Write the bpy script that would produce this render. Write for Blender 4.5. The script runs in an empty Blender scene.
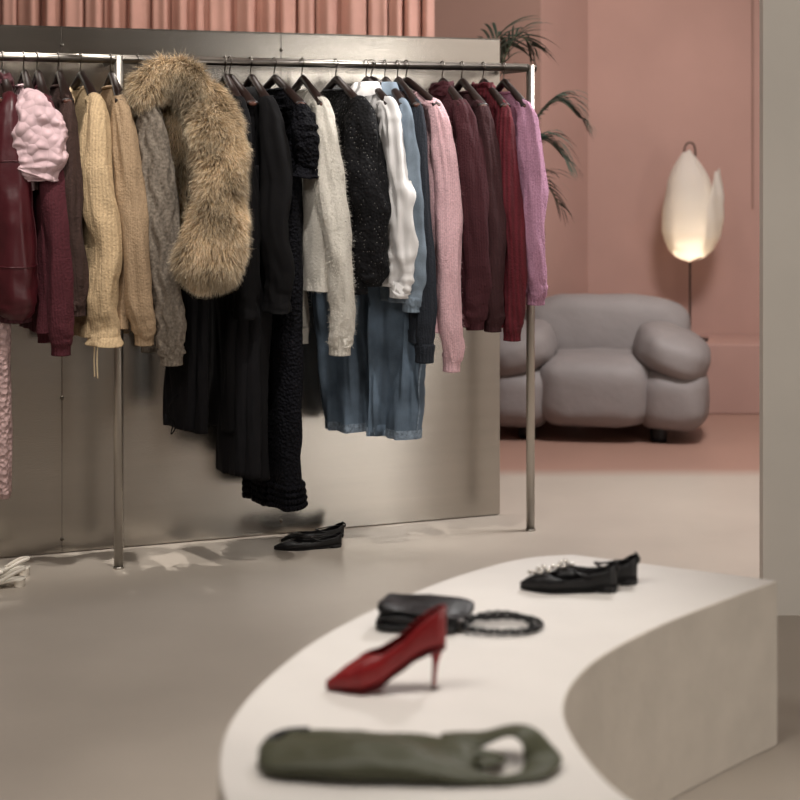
import bpy, math, random, bmesh
import numpy as np
from mathutils import Vector, Matrix, noise
random.seed(7)
PI = math.pi
C = bpy.context.scene.collection
EYE = 1.41; F = 1600.0
def P(px, py, Y): return Vector(((px-400)*Y/F, Y, EYE-(py-155)*Y/F))
def floorP(px, py, h=0.0):
    Y = (EYE-h)*F/(py-155); return Vector(((px-400)*Y/F, Y, h))
def hx(s, a=1):
    r = []
    for i in (0, 2, 4):
        c = int(s[i:i+2], 16)/255
        r.append(c/12.92 if c <= .04045 else ((c+.055)/1.055)**2.4)
    return (*r, a)
def itp(tab, s):
    if s <= tab[0][0]: return tab[0][1]
    for (a, va), (b, vb) in zip(tab, tab[1:]):
        if s <= b:
            k = (s-a)/(b-a); k = k*k*(3-2*k)*.5+k*.5
            return va+(vb-va)*k
    return tab[-1][1]
# ------------------------------------------------------------ materials
def M(name, col, rough=.8, metal=0, var=.15, vs=8, bump=.3, bs=150, sheen=0, kind=None, spec=.4, stretch=None, dist=.004, rib=55, ribk=.35, dots=None, inv=False, cellk=.6):
    m = bpy.data.materials.new(name); m.use_nodes = True
    nt = m.node_tree; N = nt.nodes; L = nt.links
    b = N['Principled BSDF']
    b.inputs['Roughness'].default_value = rough
    b.inputs['Metallic'].default_value = metal
    b.inputs['Specular IOR Level'].default_value = spec
    if sheen:
        b.inputs['Sheen Weight'].default_value = sheen; b.inputs['Sheen Roughness'].default_value = .5
        b.inputs['Sheen Tint'].default_value = hx(col)
    tc = N.new('ShaderNodeTexCoord'); src = tc.outputs['Object']
    if stretch:
        mp = N.new('ShaderNodeMapping'); mp.inputs['Scale'].default_value = stretch
        L.new(src, mp.inputs[0]); src = mp.outputs[0]
    n1 = N.new('ShaderNodeTexNoise'); n1.inputs['Scale'].default_value = vs; n1.inputs['Detail'].default_value = 5
    L.new(src, n1.inputs['Vector'])
    mx = N.new('ShaderNodeMix'); mx.data_type = 'RGBA'
    c = hx(col)
    mx.inputs['A'].default_value = tuple(min(1, v*(1-var)) for v in c[:3])+(1,)
    mx.inputs['B'].default_value = tuple(min(1, v*(1+var)) for v in c[:3])+(1,)
    mrr = N.new('ShaderNodeMapRange'); mrr.inputs['From Min'].default_value = .3; mrr.inputs['From Max'].default_value = .7
    L.new(n1.outputs['Fac'], mrr.inputs['Value'])
    L.new(mrr.outputs[0], mx.inputs['Factor']); L.new(mx.outputs['Result'], b.inputs['Base Color'])
    if bump:
        bp = N.new('ShaderNodeBump'); bp.inputs['Strength'].default_value = bump; bp.inputs['Distance'].default_value = dist; bp.invert = inv
        if kind == 'knit':
            mp2 = N.new('ShaderNodeMapping'); mp2.inputs['Scale'].default_value = (1, 1, .03); L.new(tc.outputs['Object'], mp2.inputs[0])
            t = N.new('ShaderNodeTexWave'); t.inputs['Scale'].default_value = rib; t.bands_direction = 'DIAGONAL'; t.inputs['Distortion'].default_value = 1
            L.new(mp2.outputs[0], t.inputs['Vector'])
            t2 = N.new('ShaderNodeTexNoise'); t2.inputs['Scale'].default_value = bs; t2.inputs['Detail'].default_value = 3; L.new(src, t2.inputs['Vector'])
            ad = N.new('ShaderNodeMath'); ad.operation = 'MULTIPLY_ADD'; ad.inputs[1].default_value = .5*ribk
            L.new(t.outputs['Fac'], ad.inputs[0]); L.new(t2.outputs['Fac'], ad.inputs[2]); L.new(ad.outputs[0], bp.inputs['Height'])
            m3 = N.new('ShaderNodeMix'); m3.data_type = 'RGBA'; m3.blend_type = 'MULTIPLY'; m3.inputs['Factor'].default_value = 1
            r3 = N.new('ShaderNodeMapRange'); r3.inputs['To Min'].default_value = 1-.28*ribk; r3.inputs['To Max'].default_value = 1+.12*ribk
            L.new(t.outputs['Fac'], r3.inputs['Value']); L.new(mx.outputs['Result'], m3.inputs['A']); L.new(r3.outputs[0], m3.inputs['B']); L.new(m3.outputs['Result'], b.inputs['Base Color'])
        else:
            if kind == 'cell':
                t = N.new('ShaderNodeTexVoronoi'); t.inputs['Scale'].default_value = bs; out = t.outputs['Distance']
            else:
                t = N.new('ShaderNodeTexNoise'); t.inputs['Scale'].default_value = bs; t.inputs['Detail'].default_value = 4; out = t.outputs['Fac']
            L.new(src, t.inputs['Vector']); L.new(out, bp.inputs['Height'])
            if kind == 'cell':
                m2 = N.new('ShaderNodeMix'); m2.data_type = 'RGBA'
                cr_ = N.new('ShaderNodeValToRGB')
                if dots:
                    m2.blend_type = 'MIX'; m2.inputs['B'].default_value = hx(dots)
                    cr_.color_ramp.elements[0].color = (1, 1, 1, 1); cr_.color_ramp.elements[0].position = .10; cr_.color_ramp.elements[1].position = .16; cr_.color_ramp.elements[1].color = (0, 0, 0, 1)
                    L.new(out, cr_.inputs[0]); L.new(mx.outputs['Result'], m2.inputs['A']); L.new(cr_.outputs[0], m2.inputs['Factor'])
                else:
                    m2.blend_type = 'MULTIPLY'; m2.inputs['Factor'].default_value = cellk
                    cr_.color_ramp.elements[0].color = (1, 1, 1, 1); cr_.color_ramp.elements[1].position = .5; cr_.color_ramp.elements[1].color = (.1, .1, .1, 1)
                    L.new(out, cr_.inputs[0]); L.new(mx.outputs['Result'], m2.inputs['A']); L.new(cr_.outputs[0], m2.inputs['B'])
                L.new(m2.outputs['Result'], b.inputs['Base Color'])
        L.new(bp.outputs[0], b.inputs['Normal'])
    return m
def strand_mat(name, root, mid, tip):
    m = bpy.data.materials.new(name); m.use_nodes = True
    N = m.node_tree.nodes; L = m.node_tree.links; b = N['Principled BSDF']
    b.inputs['Roughness'].default_value = .55; b.inputs['Specular IOR Level'].default_value = .25
    a = N.new('ShaderNodeAttribute'); a.attribute_name = 'along'
    r = N.new('ShaderNodeValToRGB'); e = r.color_ramp.elements
    e[0].color = hx(root); e[1].color = hx(tip); k = e.new(.5); k.color = hx(mid)
    s = N.new('ShaderNodeSeparateColor'); L.new(a.outputs['Color'], s.inputs[0]); L.new(s.outputs[0], r.inputs[0])
    h = N.new('ShaderNodeHueSaturation'); ma = N.new('ShaderNodeMath'); ma.operation = 'MULTIPLY_ADD'
    ma.inputs[1].default_value = 1.1; ma.inputs[2].default_value = .4
    L.new(s.outputs[1], ma.inputs[0]); L.new(ma.outputs[0], h.inputs['Value']); L.new(r.outputs[0], h.inputs['Color']); L.new(h.outputs[0], b.inputs['Base Color'])
    return m
# ------------------------------------------------------------ object helpers
def mo(name, verts, faces, mat, parent=None, smooth=True):
    me = bpy.data.meshes.new(name); me.from_pydata([tuple(v) for v in verts], [], faces); me.update()
    if smooth: me.polygons.foreach_set('use_smooth', [True]*len(me.polygons))
    if mat: me.materials.append(mat)
    o = bpy.data.objects.new(name, me); C.objects.link(o)
    if parent: o.parent = parent
    return o
def tag(o, label, cat=None, group=None, kind=None):
    if label: o['label'] = label
    if cat: o['category'] = cat
    if group: o['group'] = group
    if kind: o['kind'] = kind
    return o
def thing(name, label, cat, loc=(0, 0, 0), rz=0, group=None):
    o = bpy.data.objects.new(name, None); C.objects.link(o); o.empty_display_size = .05
    o.location = loc; o.rotation_euler = (0, 0, rz); return tag(o, label, cat, group)
def copy_tree(o, parent=None):
    c = o.copy(); C.objects.link(c)
    if parent: c.parent = parent
    for ch in list(o.children): copy_tree(ch, c)
    return c
class MB:
    def __init__(s): s.v = []; s.f = []
    def add(s, v, f):
        k = len(s.v); s.v += [Vector(p) for p in v]; s.f += [tuple(i+k for i in q) for q in f]
    def box(s, x0, y0, z0, x1, y1, z1):
        s.add([(x0,y0,z0),(x1,y0,z0),(x1,y1,z0),(x0,y1,z0),(x0,y0,z1),(x1,y0,z1),(x1,y1,z1),(x0,y1,z1)],
              [(0,3,2,1),(4,5,6,7),(0,1,5,4),(1,2,6,5),(2,3,7,6),(3,0,4,7)])
    def build(s, name, mat, parent=None, smooth=True): return mo(name, s.v, s.f, mat, parent, smooth)
def bevel(o, w, n=3):
    m = o.modifiers.new('b', 'BEVEL'); m.width = w; m.segments = n; m.limit_method = 'ANGLE'; m.angle_limit = .6
    return o
def loft(rings, cap0=True, cap1=True, closed=True):
    v = [p for r in rings for p in r]; n = len(rings[0]); f = []
    for i in range(len(rings)-1):
        for j in range(n if closed else n-1):
            k = (j+1) % n
            f.append((i*n+j, i*n+k, (i+1)*n+k, (i+1)*n+j))
    if cap0 and closed: f.append(tuple(reversed(range(n))))
    if cap1 and closed: f.append(tuple((len(rings)-1)*n+j for j in range(n)))
    return v, f
def cr(pts, n, closed=False):
    out = []; m = len(pts); seg = m if closed else m-1
    for i in range(n+(0 if closed else 1)):
        t = i/n*seg; k = min(int(t), seg-1); u = t-k
        g = lambda q: pts[q % m] if closed else pts[max(0, min(m-1, q))]
        p0, p1, p2, p3 = g(k-1), g(k), g(k+1), g(k+2)
        out.append(tuple(.5*((2*b)+(-a+c)*u+(2*a-5*b+4*c-d)*u*u+(-a+3*b-3*c+d)*u**3) for a, b, c, d in zip(p0, p1, p2, p3)))
    return out
def tube_data(pts, n=24, seg=12, ref=(1, 0, 0), disp=None, hollow=False, closed=False, cap=True):
    pts = [tuple(p) if len(p) == 5 else (p[0], p[1], p[2], p[3], p[3]) for p in pts]
    c = cr(pts, n, closed); m = len(c); rings = []
    ref = Vector(ref)
    for i, q in enumerate(c):
        p = Vector(q[:3])
        a = Vector(c[(i+1) % m][:3]) if closed else Vector(c[min(i+1, m-1)][:3])
        b = Vector(c[(i-1) % m][:3]) if closed else Vector(c[max(i-1, 0)][:3])
        t = (a-b).normalized() if (a-b).length > 1e-9 else Vector((0, 0, -1))
        u = (ref-t*ref.dot(t))
        if u.length < 1e-3: u = t.orthogonal()
        u.normalize(); w = t.cross(u)
        ring = []
        for j in range(seg):
            th = 2*PI*j/seg; k = disp(i/max(1, m-1), th) if disp else 1
            ring.append(p+u*(q[3]*k*math.cos(th))+w*(q[4]*k*math.sin(th)))
        rings.append(ring)
    if hollow:
        ce = Vector(c[-1][:3]); tt = (Vector(c[-1][:3])-Vector(c[-3][:3])).normalized()
        rings.append([ce+(p-ce)*.85 for p in rings[-1]])
        rings.append([ce+(p-ce)*.8-tt*.03 for p in rings[-2]])
    if closed: rings.append(rings[0]); return loft(rings, False, False)
    return loft(rings, cap, cap)
def tube(name, pts, mat, parent=None, **k): return mo(name, *tube_data(pts, **k), mat, parent)
def sell(cx, cy, cz, rx, ry, rz, e=.7, n=28, amp=0, fs=6, seed=0, M4=None):
    sp = lambda v, p: math.copysign(abs(v)**p, v)
    rings = []
    for i in range(n+1):
        ph = -PI/2+PI*i/n; ring = []
        for j in range(2*n):
            th = 2*PI*j/(2*n)
            d = Vector((sp(math.cos(ph), e)*sp(math.cos(th), e), sp(math.cos(ph), e)*sp(math.sin(th), e), sp(math.sin(ph), e)))
            p = Vector((d.x*rx, d.y*ry, d.z*rz))
            if amp: p += d*amp*noise.noise(p*fs+Vector((seed, 0, 0)))
            if M4: p = M4 @ p
            ring.append(p+Vector((cx, cy, cz)))
        rings.append(ring)
    return loft(rings)
def strands(name, objs, count, length, width, mat, parent, down=.7, out=.6, rnd=.35, seed=1, curl=.3, label=None, clumpk=.7, darkp=0):
    rng = np.random.default_rng(seed); Vs = []; Fs = []
    for o in objs:
        me = o.data; me.calc_loop_triangles()
        co = np.empty(len(me.vertices)*3); me.vertices.foreach_get('co', co); co = co.reshape(-1, 3)
        tr = np.empty(len(me.loop_triangles)*3, dtype=np.int32); me.loop_triangles.foreach_get('vertices', tr); tr = tr.reshape(-1, 3)
        a, b, c = co[tr[:, 0]], co[tr[:, 1]], co[tr[:, 2]]
        cp = np.cross(b-a, c-a); ar = np.linalg.norm(cp, axis=1); Vs.append((a, b, c, cp/np.maximum(ar, 1e-12)[:, None], ar))
    a, b, c, nn, ar = [np.concatenate([v[i] for v in Vs]) for i in range(5)]
    idx = rng.choice(len(ar), count, p=ar/ar.sum())
    r1 = np.sqrt(rng.random(count))[:, None]; r2 = rng.random(count)[:, None]
    p = a[idx]*(1-r1)+b[idx]*r1*(1-r2)+c[idx]*r1*r2; n = nn[idx]
    dn = np.array([0, 0, -1.0]); clump = np.array([list(noise.noise_vector(Vector(q)*16)) for q in p])
    d = n*out+dn*down+rng.normal(size=(count, 3))*rnd+clump*clumpk; d /= np.linalg.norm(d, axis=1)[:, None]
    ln = length*(.6+.7*rng.random(count))[:, None]
    side = np.cross(d, rng.normal(size=(count, 3))); side /= np.linalg.norm(side, axis=1)[:, None]; side *= width/2
    mid = p+d*ln*.5; d2 = d+dn*curl+rng.normal(size=(count, 3))*.15; d2 /= np.linalg.norm(d2, axis=1)[:, None]
    tip = mid+d2*ln*.5
    V = np.stack([p-side, p+side, mid-side*.8, mid+side*.8, tip], 1).reshape(-1, 3)
    me = bpy.data.meshes.new(name); k = np.arange(count)*5
    tri = np.stack([np.stack([k, k+1, k+3], 1), np.stack([k, k+3, k+2], 1), np.stack([k+2, k+3, k+4], 1)], 1).reshape(-1)
    nf = len(tri)//3
    me.vertices.add(len(V)); me.vertices.foreach_set('co', V.astype(np.float32).ravel())
    me.loops.add(len(tri)); me.loops.foreach_set('vertex_index', tri.astype(np.int32))
    me.polygons.add(nf); me.polygons.foreach_set('loop_start', np.arange(nf, dtype=np.int32)*3)
    me.update(calc_edges=True)
    at = me.attributes.new('along', 'FLOAT_COLOR', 'POINT'); col = np.zeros((count, 5, 4), np.float32)
    col[:, 0:2, 0] = 0; col[:, 2:4, 0] = .5; col[:, 4, 0] = 1
    cl = np.array([noise.noise(Vector(q)*9) for q in p])
    val = .5+cl*.8+rng.normal(size=count)*.12
    if darkp: val = np.where(rng.random(count) < darkp, val-.45, val)
    col[:, :, 1] = np.clip(val, 0, 1)[:, None]; col[:, :, 3] = 1
    at.data.foreach_set('color', col.ravel()); me.materials.append(mat)
    o = bpy.data.objects.new(name, me); C.objects.link(o); o.parent = parent; o['kind'] = 'stuff'
    if label: o['label'] = label
    return o
# ------------------------------------------------------------ palette
m_floor = M('microcement floor', 'B0A69B', .36, var=.06, vs=2.2, bump=.05, bs=30)
m_plaster = M('white plaster', 'E2DDD8', .6, var=.03, vs=5, bump=.15, bs=60)
m_plside = M('plaster with painted shade', 'CBC2B7', .85, var=.06, vs=9, bump=.3, bs=40)  # plinth sides: same plaster, their shade painted in as a darker beige
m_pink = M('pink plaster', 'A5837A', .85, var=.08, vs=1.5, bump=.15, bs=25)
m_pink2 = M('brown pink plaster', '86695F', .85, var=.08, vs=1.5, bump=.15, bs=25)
m_grey = M('beige grey plaster', 'B4AEA6', .8, var=.05, vs=2, bump=.1, bs=30)
m_col = M('warm grey plaster', 'D2CCC4', .8, var=.04, vs=2, bump=.1, bs=30)
m_ceil = M('ceiling paint', 'B0A8A0', .9, bump=0)
m_curtain = M('pink curtain', 'BF9386', .85, var=.06, vs=10, bump=.1, bs=200, sheen=.3)
m_steel = M('brushed steel', 'B3AEA7', .21, 1, var=.03, vs=2, bump=.10, bs=40, stretch=(.5, .5, 14), dist=.002)
m_tube = M('satin steel tube', '77726C', .30, 1, var=.04, bump=0)
m_post = M('satin steel post', 'B4AEA6', .38, 1, var=.04, bump=0)
m_screw = M('screw steel', '6A645C', .3, 1, bump=0)
m_hang = M('dark walnut', '1C0F0C', .4, var=.3, vs=30, bump=.1, bs=80, stretch=(1, 8, 8))
m_knob = M('walnut tip', '4E2C20', .4, bump=0)
m_dark = M('dark bronze', '3A302A', .4, .8, bump=0)
# ------------------------------------------------------------ setting
def struct(o): o['kind'] = 'structure'; return o
def boxo(name, x0, y0, z0, x1, y1, z1, mat):
    b = MB(); b.box(x0, y0, z0, x1, y1, z1); return struct(b.build(name, mat, None, False))
fl = boxo('floor', -4, -2, -.1, 4.5, 9.6, 0, m_floor)
nt = m_floor.node_tree; N = nt.nodes; L = nt.links; bs_ = N['Principled BSDF']
old = bs_.inputs['Base Color'].links[0].from_socket
tc = N.new('ShaderNodeTexCoord'); sx = N.new('ShaderNodeSeparateXYZ'); L.new(tc.outputs['Object'], sx.inputs[0])
mr = N.new('ShaderNodeMapRange'); mr.inputs['From Min'].default_value = 7.0; mr.inputs['From Max'].default_value = 7.2
L.new(sx.outputs['Y'], mr.inputs['Value'])
mm = N.new('ShaderNodeMix'); mm.data_type = 'RGBA'; mm.inputs['B'].default_value = hx('A07E71')
L.new(mr.outputs[0], mm.inputs['Factor']); L.new(old, mm.inputs['A']); L.new(mm.outputs['Result'], bs_.inputs['Base Color'])
boxo('ceiling', -4, -2, 3.2, 4.5, 9.6, 3.3, m_ceil)
boxo('wall_left', -4.1, -2, 0, -4, 9.6, 3.2, m_grey)
boxo('wall_right', 4.5, -2, 0, 4.6, 9.6, 3.2, m_grey)
boxo('wall_front', -4, -2.1, 0, 4.5, -2, 3.2, m_grey)
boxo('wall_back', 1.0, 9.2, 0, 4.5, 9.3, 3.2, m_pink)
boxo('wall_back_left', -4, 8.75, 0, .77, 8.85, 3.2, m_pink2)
b = MB(); b.add([(.77, 8.75, 0), (1.095, 9.22, 0), (1.0, 9.25, 0), (.67, 8.81, 0), (.77, 8.75, 3.2), (1.095, 9.22, 3.2), (1.0, 9.25, 3.2), (.67, 8.81, 3.2)],
    [(0, 3, 2, 1), (4, 5, 6, 7), (0, 1, 5, 4), (1, 2, 6, 5), (2, 3, 7, 6), (3, 0, 4, 7)])
struct(b.build('wall_return', m_pink, None, False))
bevel(boxo('trim_ledge', 1.10, 8.70, 0, 4.5, 9.2, .38, m_pink), .008)
boxo('trim_groove', 2.022, 9.19, 1.1, 2.032, 9.2, 3.2, m_pink2)
boxo('wall_partition', 1.112, 4.9, 0, 2.4, 4.95, 3.2, m_col)
# ------------------------------------------------------------ curtain
def curtain():
    x0, x1, Yc = -3.6, .155, 7.45; n = 1100; V = []; Fc = []
    zs = [0.02, .6, 1.2, 1.8, 2.3, 3.15]
    for k, z in enumerate(zs):
        for i in range(n+1):
            x = x0+(x1-x0)*i/n; ph = x*2*PI/.10+3.5*noise.noise(Vector((x*4, 0, 0)))+1.2*noise.noise(Vector((x*11, 5, 0)))
            am = .030+.022*noise.noise(Vector((x*7, 9, 0)))
            V.append((x+.014*math.cos(ph), Yc+am*math.sin(ph)+.012*math.sin(2.3*ph+1)+.012*noise.noise(Vector((x*20, z*2, 3))), z))
    for k in range(len(zs)-1):
        for i in range(n): a = k*(n+1)+i; Fc.append((a, a+1, a+n+2, a+n+1))
    return mo('curtain', V, Fc, m_curtain)
tag(curtain(), 'salmon pink pleated curtain hanging behind the metal partition', 'curtain')
tr_ = tube('trim_track', [(-3.7, 7.45, 3.17, .015), (.2, 7.45, 3.17, .015)], m_tube, seg=8, n=2)
struct(tr_)
# ------------------------------------------------------------ rack frame coordinates
PL = Vector((-.96, 5.46, 0)); u = Vector((1.45, .55, 0)).normalized(); nrm = Vector((u.y, -u.x, 0)); RZ = 1.735
ANG = math.atan2(nrm.y, nrm.x); UA = math.atan2(u.y, u.x)
SR = 1.551
def R(s, z=RZ): p = PL+u*s; p.z = z; return p
pan = thing('metal_partition', 'tall brushed steel partition standing behind the clothes rail', 'partition', (R(0, 0)-nrm*.275), UA)
HP = 1.86
def panel_s(px):
    lo, hi = -3, 3
    for _ in range(50):
        m = (lo+hi)/2; p = R(m, 0)-nrm*.275
        if 400+F*p.x/p.y < px: lo = m
        else: hi = m
    return lo
R_END = panel_s(500); sA = panel_s(62); sB = panel_s(281)
edges = [-2.3, sA-1.0, sA, sB, R_END]
for a, c_ in zip(edges, edges[1:]):
    b = MB(); b.box(a+.0004, 0, 0.004, c_-.0004, .03, HP); bevel(b.build('sheet', m_steel, pan, False), .0010, 2)
b = MB(); b.box(edges[0], .005, HP-.002, R_END, .028, HP+.006); b.build('top_edge', m_tube, pan, False)
for sx_ in (sA, sB):
    for z in (.05, .55, 1.1, 1.8):
        v, f = sell(sx_, -.002, z, .007, .004, .007, 1, 6); mo('screw', v, f, m_screw, pan)
rack = thing('clothes_rail', 'long satin steel clothes rail on upright posts carrying the garments', 'clothes rack', R(0, 0), UA)
tube('rail', [(-1.6, 0, RZ, .013), (SR+.02, 0, RZ, .013)], m_tube, rack, n=2, seg=20)
tube('rail', [(-1.6, .06, RZ+.014, .007), (SR+.02, .06, RZ+.014, .007)], m_tube, rack, n=2, seg=12)
for s in (-1.6, 0, SR):
    p = tube('post', [(s, 0, .006, .016), (s, 0, RZ+.012, .016)], m_post, rack, n=2, seg=20)
    tube('foot_plate', [(s, 0, 0, .019), (s, 0, .006, .019)], m_post, p, n=2, seg=20)
    tube('wall_arm', [(s, 0, RZ, .011), (s, .24, RZ, .011)], m_tube, rack, n=2, seg=12)
# ------------------------------------------------------------ hangers and garments
def solve_s(px, a, yaw):
    d = Vector((math.cos(ANG+yaw), math.sin(ANG+yaw), 0)); lo, hi = -1.6, 2.5
    for _ in range(50):
        m = (lo+hi)/2; p = R(m)+d*a
        if 400+F*p.x/p.y < px: lo = m
        else: hi = m
    return lo, d
hk_pts = [(0, 0, -.05, .0022), (0, 0, -.035, .0022), (0.006, 0, -.016, .0022), (.019, 0, .0, .0022), (.013, 0, .0155, .0022), (0, 0, .020, .0022), (-.014, 0, .014, .0022), (-.019, 0, .0, .0022), (-.016, 0, -.012, .0022)]
HZ = lambda a: -.054-.53*abs(a)**1.06
bar_pts = []
for i in range(-8, 9):
    a = .200*i/8; bar_pts.append((a, .004*math.cos(a*8), HZ(a), .015-.006*(abs(a)/.2), .012+.010*(abs(a)/.2)**1.5))
hang_first = [None]
def hanger(loc, yaw, label):
    if hang_first[0] is None:
        t = thing('clothes_hanger', label, 'hanger', loc, ANG+yaw, 'dark wooden hangers on the rail')
        tube('bar', bar_pts, m_hang, t, n=36, seg=14, ref=(0, 0, 1))
        tube('hook', hk_pts, m_tube, t, n=30, seg=8, ref=(0, 1, 0))
        for sg in (-1, 1):
            v, f = sell(.201*sg, 0, HZ(.201), .006, .014, .008, .9, 8); mo('end_knob', v, f, m_knob, t)
        hang_first[0] = t; return t
    t = copy_tree(hang_first[0]); t.location = loc; t.rotation_euler = (0, 0, ANG+yaw); t['label'] = label; return t
def nz(x, y, z): return noise.noise(Vector((x, y, z)))
def garment(name, label, cat, short, px, hy, mat, sy=None, sr=.044, cuffr=.030, bt=.036, bw=.205, yaw=0, lean=.03, seed=1, collar='crew',
            cuff=True, trim=None, fold=.022, crumple=.05, sflare=0, top=-.098, placket=False, vneck=0, cable=0, hemband=True, hem_flare=0, shoulder=.190, group=None, aoff=.0, elb=.02, neck=.085, sfold=.15):
    s, d = solve_s(px, .205, yaw); base = R(s)
    dn_ = (base+d*.2).y; dm = (base+d*.08).y
    hz = EYE-(hy-155)*dm/F-RZ
    t = thing(name, label, cat, base, ANG+yaw, group)
    hanger(base, yaw, 'dark wooden hanger holding the '+short)
    trim = trim or mat
    if placket and collar == 'crew': vneck = max(vneck, .09)
    sp = lambda v, p: math.copysign(abs(v)**p, v)
    Lb = top-hz; SD = .056
    def bp(z, th, off=0):
        q = top-z
        if q < SD: w = neck+(shoulder-neck)*(max(0, q)/SD)**.9; tt = .018+.010*(max(0, q)/SD)
        else:
            k = min(1, (q-SD)/.22); w = shoulder+(bw-shoulder)*k; tt = .028+(bt-.028)*k
        k2 = min(1, max(0, q)/Lb); w += hem_flare*k2; tt += abs(hem_flare)*.15*k2
        x = w*sp(math.cos(th), .8); y = (tt+off)*sp(math.sin(th), .75)
        A = fold*(.25+.75*k2)
        y += A*(nz(x*11+seed*3.1, z*1.3, seed)*1.5+1.1*(.3-abs(nz(x*20+seed, z*2.0+x*3, seed*2.0))*1.6))
        y += .05*crumple*nz(x*16, z*14, seed+math.sin(th))
        x += A*.5*nz(z*5, seed, 1)
        x = max(x, -.222)
        if vneck and math.sin(th) < 0: z -= vneck*max(0, 1-abs(x)/.085)*max(0, 1-q/(vneck*1.6))
        return Vector((x+aoff, y, z-(.010*nz(x*9, seed, 4) if k2 > .95 else 0)))
    nl = int(26+Lb*60); seg = 72; rings = []
    for i in range(9): rings.append([bp(top-SD*i/8, 2*PI*j/seg) for j in range(seg)])
    for i in range(1, nl+1): rings.append([bp(top-SD-(Lb-SD)*i/nl, 2*PI*j/seg) for j in range(seg)])
    cz = Vector((aoff, 0, hz))
    lastr = rings[-1]; rings.append([cz+Vector(((p-cz).x*.96, (p-cz).y*.8, (p-cz).z)) for p in lastr])
    rings.append([p+Vector((0, 0, .05)) for p in rings[-1]])
    r0 = [Vector((p.x*.92, p.y*.8, p.z-.008)) for p in rings[0]]; r1 = [Vector((p.x*.9, p.y*.75, p.z-.045)) for p in rings[0]]
    body = mo('body', *loft([r1, r0]+rings), mat, t); parts = [body]
    if hemband:
        hb = []
        for i in range(7):
            z = hz+.045*(1-i/6)+.002; hb.append([bp(z, 2*PI*j/120, .0035+.0015*math.sin(j*2*PI/120*40)) for j in range(120)])
        mo('hem_band', *loft(hb, False, False), trim, t)
    rs = random.Random(seed)
    if sy:
        sz = EYE-(sy-155)*dn_/F-RZ
        for sg in (1, -1):
            z0 = top-.070; ln = z0-sz; a0 = shoulder-.02
            e = elb*(1 if sg > 0 else .2); w1, w2, w3 = [rs.uniform(-.014, .014) for _ in range(3)]
            pts = [(a0-.03, 0, z0+.024, .022, .024), (a0+.012, .002, z0+.002, sr*.72, sr*.60), (a0+.028, lean*.12+w1*.5, z0-ln*.11, sr*.95, sr*.86), (a0+.034+e*.3, lean*.38+w1, z0-ln*.35, sr*.97, sr*1.05),
                   (a0+.03+e, lean*.6+w2, z0-ln*.58, sr*.92+sflare*.5, sr*.90+sflare*.5), (a0+.022+e, lean*.85+w3, z0-ln*.8, sr*.85+sflare, sr*.90+sflare), (a0+.015+e*.8, lean*.98, z0-ln*.92, sr*.78+sflare, sr*.84+sflare), (a0+.01+e*.7, lean, z0-ln*(.945 if cuff else 1), cuffr+.003, cuffr+.003)]
            if not cuff: pts[-1] = (a0+.012+e*.7, lean, z0-ln, cuffr+.004, cuffr+.002)
            if sg > 0: pts = [(x+aoff, y, z, ra, rb) for x, y, z, ra, rb in pts]
            else: pts = [(-(x*.95)+aoff, y, z, ra*.68, rb*.8) for x, y, z, ra, rb in pts]
            def disp(tt, th, sg=sg):
                k = 1+crumple*1.5*nz(math.cos(th)*1.3+seed, math.sin(th)*1.3+tt*(9 if crumple > .03 else 4), tt*13*sg+seed)+crumple*1.6*nz(math.cos(th)*.7, math.sin(th)*.7+seed, tt*24)*(.3+tt)
                k += sfold*min(1, tt*4)*(1-.5*tt)*.8*math.sin(3*th+seed+5*nz(tt*2.2, seed, 0))
                k += sfold*2.2*(.28-abs(nz(math.cos(th)*1.6+seed*2, math.sin(th)*1.6+seed, tt*4.5)))
                if cable: k += cable*(abs(math.sin(th*4+.8*math.sin(tt*60)))-.5)
                return max(.6, min(1.25, k)) if sg < 0 else k
            sl = mo('sleeve', *tube_data(pts, n=90, seg=48, disp=disp, hollow=True), mat, t); parts.append(sl)
            if cuff:
                x, y, z, ra, rb = pts[-1]; cz_ = cuffr*(1 if sg > 0 else .75)
                mo('cuff', *tube_data([(x, y, z+.012, ra*1.05, rb*1.05), (x, y, z, ra, rb), (x-sg*.002, y, z-ln*.03, cz_, cz_), (x-sg*.003, y, sz, cz_*1.02, cz_*1.02)], n=10, seg=64,
                   disp=lambda tt, th: 1+.045*math.sin(th*16), hollow=True), trim, sl)
    if collar == 'crew':
        ring = [(p.x, p.y, p.z+.002, .0075, .006) for p in [bp(top, 2*PI*j/32) for j in range(32)]]
        tube('collar', ring, trim, t, n=96, seg=8, closed=True, ref=(0, 1, 0))
    elif collar == 'turtle':
        rr = []
        for i in range(12):
            k = i/11; sc = 1.15-.25*math.sin(k*PI*.5)+.12*math.sin(k*PI)
            rr.append([Vector((aoff+.075*sc*math.cos(h), .032*sc*math.sin(h)+.014*nz(h*2, k*4, seed), top-.01+.050*k+.012*nz(math.cos(h)*2, seed, k*3))) for h in [2*PI*j/40 for j in range(40)]])
        rr.append([Vector((p.x*.8, p.y*.7, p.z-.01)) for p in rr[-1]])
        mo('collar', *loft(rr, False, True), trim, t)
    elif collar == 'shirt':
        rr = []
        for k, (sc, z) in enumerate([(1, 0), (.92, .02), (.88, .036), (1.0, .034), (1.18, .012), (1.3, -.012)]):
            rr.append([Vector((aoff+.084*sc*math.cos(h), .034*sc*math.sin(h)-(.012 if k > 3 and math.sin(h) < -.6 else 0), top+z-(.022*max(0, -math.sin(h))**4 if k > 2 else 0))) for h in [2*PI*j/40 for j in range(40)]])
        mo('collar', *loft(rr, False, False), trim, t)
    elif collar == 'lapel':
        rr = []
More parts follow.
